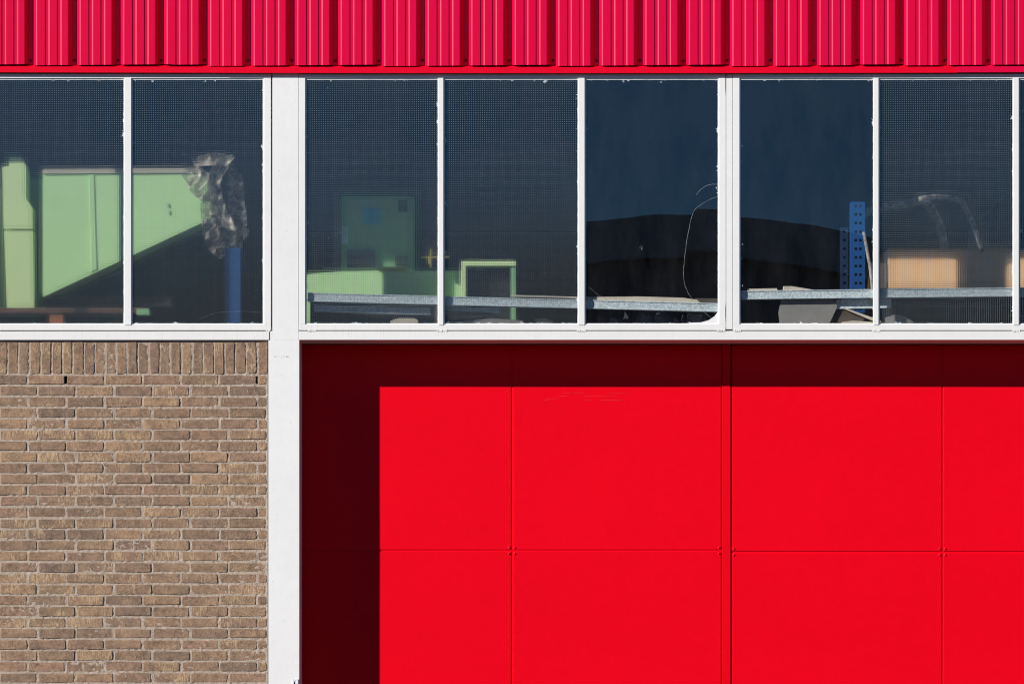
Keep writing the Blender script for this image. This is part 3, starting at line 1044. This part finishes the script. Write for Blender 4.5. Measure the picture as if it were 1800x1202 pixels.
# crumpled film
def ribbon(pts, wd, d, n=40, m=10, amp=4.0, seed=0):
    P2 = [Vector((x, y)) for x, y in pts]
    ls = [0]
    for a, b_ in zip(P2[:-1], P2[1:]): ls.append(ls[-1] + (b_ - a).length)
    v, f = [], []
    for i in range(n + 1):
        s = ls[-1] * i / n
        k_ = max(j for j in range(len(ls)) if ls[j] <= s + 1e-9); k_ = min(k_, len(P2) - 2)
        t = (s - ls[k_]) / (ls[k_ + 1] - ls[k_])
        p = P2[k_].lerp(P2[k_ + 1], t)
        w0 = wd[k_] + (wd[k_ + 1] - wd[k_]) * t
        tn = (P2[k_ + 1] - P2[k_]).normalized(); nn = Vector((-tn.y, tn.x))
        for j in range(m + 1):
            q = p + nn * w0 * (j / m - .5)
            z = noise.noise(Vector((q.x * .11, q.y * .11, seed))) * amp + noise.noise(Vector((q.x * .3, q.y * .3, seed + 3))) * amp * .5
            v.append(P(q.x + z * .5, q.y + z * .4, d + z * 1.6 + 6 * math.sin(j / m * 3.1)))
    for i in range(n):
        for j in range(m):
            a = i * (m + 1) + j
            f.append((a, a + 1, a + m + 2, a + m + 1))
    return v, f
fm = MB()
fm.add(*ribbon([(410, 274), (392, 286), (378, 308), (377, 340), (388, 372), (404, 396), (414, 404)], [5, 20, 24, 24, 22, 16, 5], 84, 60, 16, 6.0, seed=1))
fm.add(*ribbon([(322, 302), (342, 311), (358, 328), (372, 350)], [12, 40, 48, 30], 92, 40, 16, 7.0, seed=5))
fm.add(*ribbon([(340, 286), (378, 279), (412, 277)], [14, 24, 8], 94, 40, 10, 5.0, seed=6))
fm.cur = 1
fm.add(*ribbon([(366, 335), (372, 366), (382, 402), (392, 430), (400, 448)], [22, 40, 52, 54, 30], 96, 50, 18, 7.0, seed=9))
fm.add(*ribbon([(404, 288), (414, 320), (416, 360), (420, 410), (412, 444)], [10, 26, 30, 34, 16], 104, 50, 12, 7.0, seed=13))
tag(link('plastic_film', fm.mesh('plastic_film', [M['film'], M['film_dark']], None, True)), 'crumpled clear plastic film hanging beside the green hopper', 'film')

# green machine behind the middle window
gc = empty('green_cabinet_machine', 'dim green machine cabinet with a cyan spot behind the middle window first pane', 'machine')
b = MB(); b.box(600, 345, 727, 478, 300, 380); centred('cabinet', b, M['green_dim'], gc, .004)
b = MB(); b.box(640, 366, 668, 394, 296, 300); centred('cyan_panel', b, M['cyan'], gc)
b = MB(); b.box(601, 398, 611, 428, 296, 300); centred('grey_panel', b, M['steel'], gc)
for q in ((610, 440, 660, 470, 292, 300), (700, 352, 716, 372, 296, 300), (695, 450, 716, 466, 292, 300)):
    boxobj('opening', M['black'], gc, q)
b = MB(); b.prism([(532, 483), (560, 480), (596, 477.5), (660, 476), (820, 476), (820, 570), (532, 570)], 150, 260); centred('machine_bed', b, M['green'], gc, .003)
boxobj('bed_edge', M['yellow'], gc, (664, 469, 716, 475, 140, 160))
T('blanking_board', 'dark board under the sloping rail hiding the machine bed', 'board', M['black'], boxes=[(545, 530, 820, 574, 60, 66)])
yv = empty('yellow_valve', 'small yellow cross shaped valve left of the first mullion in the middle window', 'valve')
b = MB(); b.box(755.2, 438, 758.2, 470, 120, 124); b.box(752.5, 452, 757, 463, 119, 125); centred('stem', b, M['yellow'], yv)
b = MB(); b.box(740, 450.6, 790, 452.8, 121, 124); centred('bar', b, M['yellow'], yv)
fr = empty('machine_guard', 'open pale green metal frame with black inside behind the middle window second pane', 'frame')
b = MB(); b.prism([(811, 459), (907, 459), (907, 467.5), (811, 467.5)], 88, 120); centred('top_bar', b, M['green_pale'], fr, .002)
b = MB(); b.box(811, 467.6, 819, 574, 88, 120); centred('side_bar', b, M['green_pale'], fr, .002)
b = MB(); b.box(898, 467.6, 907, 574, 92, 120); centred('side_bar', b, M['green_dim'], fr, .002)
b = MB(); b.box(819, 467.6, 898, 574, 112, 118); centred('infill', b, M['black'], fr)

# racking behind the right window
def upright(label, x0, x1, y0, d, cols, mt='blue'):
    rk = empty('rack_upright', label, 'rack', 'blue perforated racking uprights')
    b = MB()
    hy0, pitch, hh = y0 + 7, 15.1, 4.8
    n = int((576 - hy0) / pitch)
    xs_ = [x0]
    for c in cols: xs_ += [c - 2.4, c + 2.4]
    xs_.append(x1)
    ys_ = [y0]
    for i in range(n): ys_ += [hy0 + i * pitch - hh / 2, hy0 + i * pitch + hh / 2]
    ys_.append(577)
    for j in range(len(ys_) - 1):
        for i in range(len(xs_) - 1):
            if i % 2 == 1 and j % 2 == 1: continue
            b.box(xs_[i], ys_[j], xs_[i + 1], ys_[j + 1], d, d + 1.2)
    o = link('web', b.mesh('web', M[mt]), rk)
    b = MB(); b.box(x0, y0, x0 + 1.2, 577, d + 1.2, d + 22); b.box(x1 - 1.2, y0, x1, 577, d + 1.2, d + 22)
    link('flanges', b.mesh('flanges', M[mt]), rk)
    b = MB(); b.box(x0 + 1.2, y0 + 2, x1 - 1.2, 577, d + 20, d + 21); link('rear_web', b.mesh('rear_web', M['black']), rk)
    return rk
upright('tall blue perforated rack upright next to the mullion in the right window', 1495.5, 1520.5, 355, 60, (1504.5, 1512.6))
upright('shorter dark blue rack upright left of the tall one', 1477, 1491, 400, 100, (1484.5,), 'blue_dark')
T('rack_beam', 'thin bright blue rack strut between the two uprights', 'strut', M['blue'], polys=[([(1495, 460), (1497, 460), (1494, 575), (1491, 575)], 66, 70)])
T('rack_shelf', 'dark rack shelf carrying the cardboard boxes', 'shelf', M['black'], boxes=[(1544, 507, 1930, 514, 291, 456), (1880, 514, 1890, 577, 298, 446), (1560, 514, 1568, 577, 298, 446)])
def carton(label, x0, x1, y0, d0, d1):
    c = empty('cardboard_box', label, 'box')
    b = MB(); b.box(x0, y0, x1, 507, d0, d1); centred('carton', b, M['card'], c, .003)
    b = MB(); b.box(x0 - .5, y0 - 1.5, x1 + .5, y0 - .2, d0 - 1, d1 - 40); centred('flap', b, M['card'], c)
    return c
carton('long tan cardboard box, sunlit but for its right part, behind the patterned pane', 1561, 1872, 439, 295, 436)
T('brown_carton_end', 'dark brown box end showing between mullion and tan cardboard box', 'box', M['timber'], boxes=[(1530, 462, 1558, 507, 293, 370)])
# hoops of pale hose
def hose(label, pts, d, r, bow=0):
    mb = MB()
    P3 = []
    n = len(pts)
    for i in range(n - 1):
        p0, p1, p2, p3 = pts[max(i - 1, 0)], pts[i], pts[i + 1], pts[min(i + 2, n - 1)]
        for t in (0, .25, .5, .75):
            q = [0.5 * ((2 * p1[a]) + (-p0[a] + p2[a]) * t + (2 * p0[a] - 5 * p1[a] + 4 * p2[a] - p3[a]) * t * t +
                        (-p0[a] + 3 * p1[a] - 3 * p2[a] + p3[a]) * t ** 3) for a in (0, 1)]
            P3.append(P(q[0], q[1], d + bow * (i + t) / n))
    P3.append(P(pts[-1][0], pts[-1][1], d + bow))
    mb.tube(P3, r, 10)
    return tag(link('pale_hose', mb.mesh('pale_hose', M['hose'], None, True)), label, 'hose', 'pale hoses looped behind the cardboard')
hose('pale hose arching from the mullion over the tan cardboard box', [(1500, 400), (1522, 374), (1560, 362), (1598, 358), (1622, 352), (1640, 372), (1654, 402), (1661, 441)], 150, .024, 140)
hose('faint hose dropping behind the right half of the cardboard box', [(1618, 350), (1650, 346), (1686, 352), (1700, 372), (1714, 402), (1725, 441)], 165, .016, 130)
hose('grey hose hanging down beside the tall blue upright', [(1518, 408), (1524, 440), (1530, 475), (1534, 515), (1535, 560)], 50, .009)

# ---------------------------------------------------------------- the far side of the yard, seen in the panes
oh = empty('arched_hall', 'dark barrel roofed hall mirrored in the clear window panes', 'hall')
YH = -30.0
cx, rad, top = 2.5, 11.0, 7.93
def arc(r, a0, a1, n=40):
    return [(cx + r * math.sin(a0 + (a1 - a0) * i / n), top - rad + r * math.cos(a0 + (a1 - a0) * i / n)) for i in range(n + 1)]
A = 0.86
o_ = arc(rad, -A, A)
def slab(name, m, outline, y0, y1):
    b = MB()
    n = len(outline)
    b.add([(x, y0, z) for x, z in outline] + [(x, y1, z) for x, z in outline],
          [tuple(range(n)), tuple(range(2 * n - 1, n - 1, -1))] + [(i, n + i, n + (i + 1) % n, (i + 1) % n) for i in range(n)])
    return link(name, b.mesh(name, m), oh)
slab('gable', M['hall_dark'], o_ + [(o_[-1][0], 0), (o_[0][0], 0)], YH, YH - 24)
slab('fascia', M['hall_fascia'], arc(rad + .05, -A, A) + arc(rad - .55, -A, A)[::-1], YH, YH + .25)
slab('arched_beam', M['hall_beam'], arc(rad - 1.75, -A, A) + arc(rad - 1.95, -A, A)[::-1], YH, YH + .18)
slab('arched_beam', M['hall_fascia'], arc(rad - 2.3, -A, A) + arc(rad - 2.75, -A, A)[::-1], YH, YH + .12)
for i in range(-6, 7):
    x = cx + i * 1.35
    t = .35 * i / 6
    zt = top - rad + math.sqrt(max((rad - 2.75) ** 2 - (x - cx) ** 2, 0)) - .02
    slab('strut', M['hall_beam'] if i % 2 else M['hall_fascia'], [(x - .09, zt), (x + .09, zt), (x + .12 + t * 5, 0), (x - .12 + t * 5, 0)], YH, YH + .1)
lb = empty('long_shed', 'low dark shed mirrored faintly in the patterned panes', 'shed')
b = MB(); b.wbox(-34, YH - 14, 0, o_[0][0] - .2, YH + 1, 7.75); link('shed_wall', b.mesh('shed_wall', M['hall_dark']), lb)
b = MB(); b.wbox(-34.2, YH - 14.2, 7.75, o_[0][0] - .1, YH + 1.3, 7.95); link('shed_roof', b.mesh('shed_roof', M['tar']), lb)
lb = empty('storage_shed', 'low dark shed right of the barrel roofed hall', 'shed')
b = MB(); b.wbox(o_[-1][0] + .2, YH - 14, 0, 40, YH + 1, 7.5); link('shed_wall', b.mesh('shed_wall', M['hall_dark']), lb)
b = MB(); b.wbox(o_[-1][0] + .1, YH - 14.2, 7.5, 40.2, YH + 1.3, 7.7); link('shed_roof', b.mesh('shed_roof', M['tar']), lb)
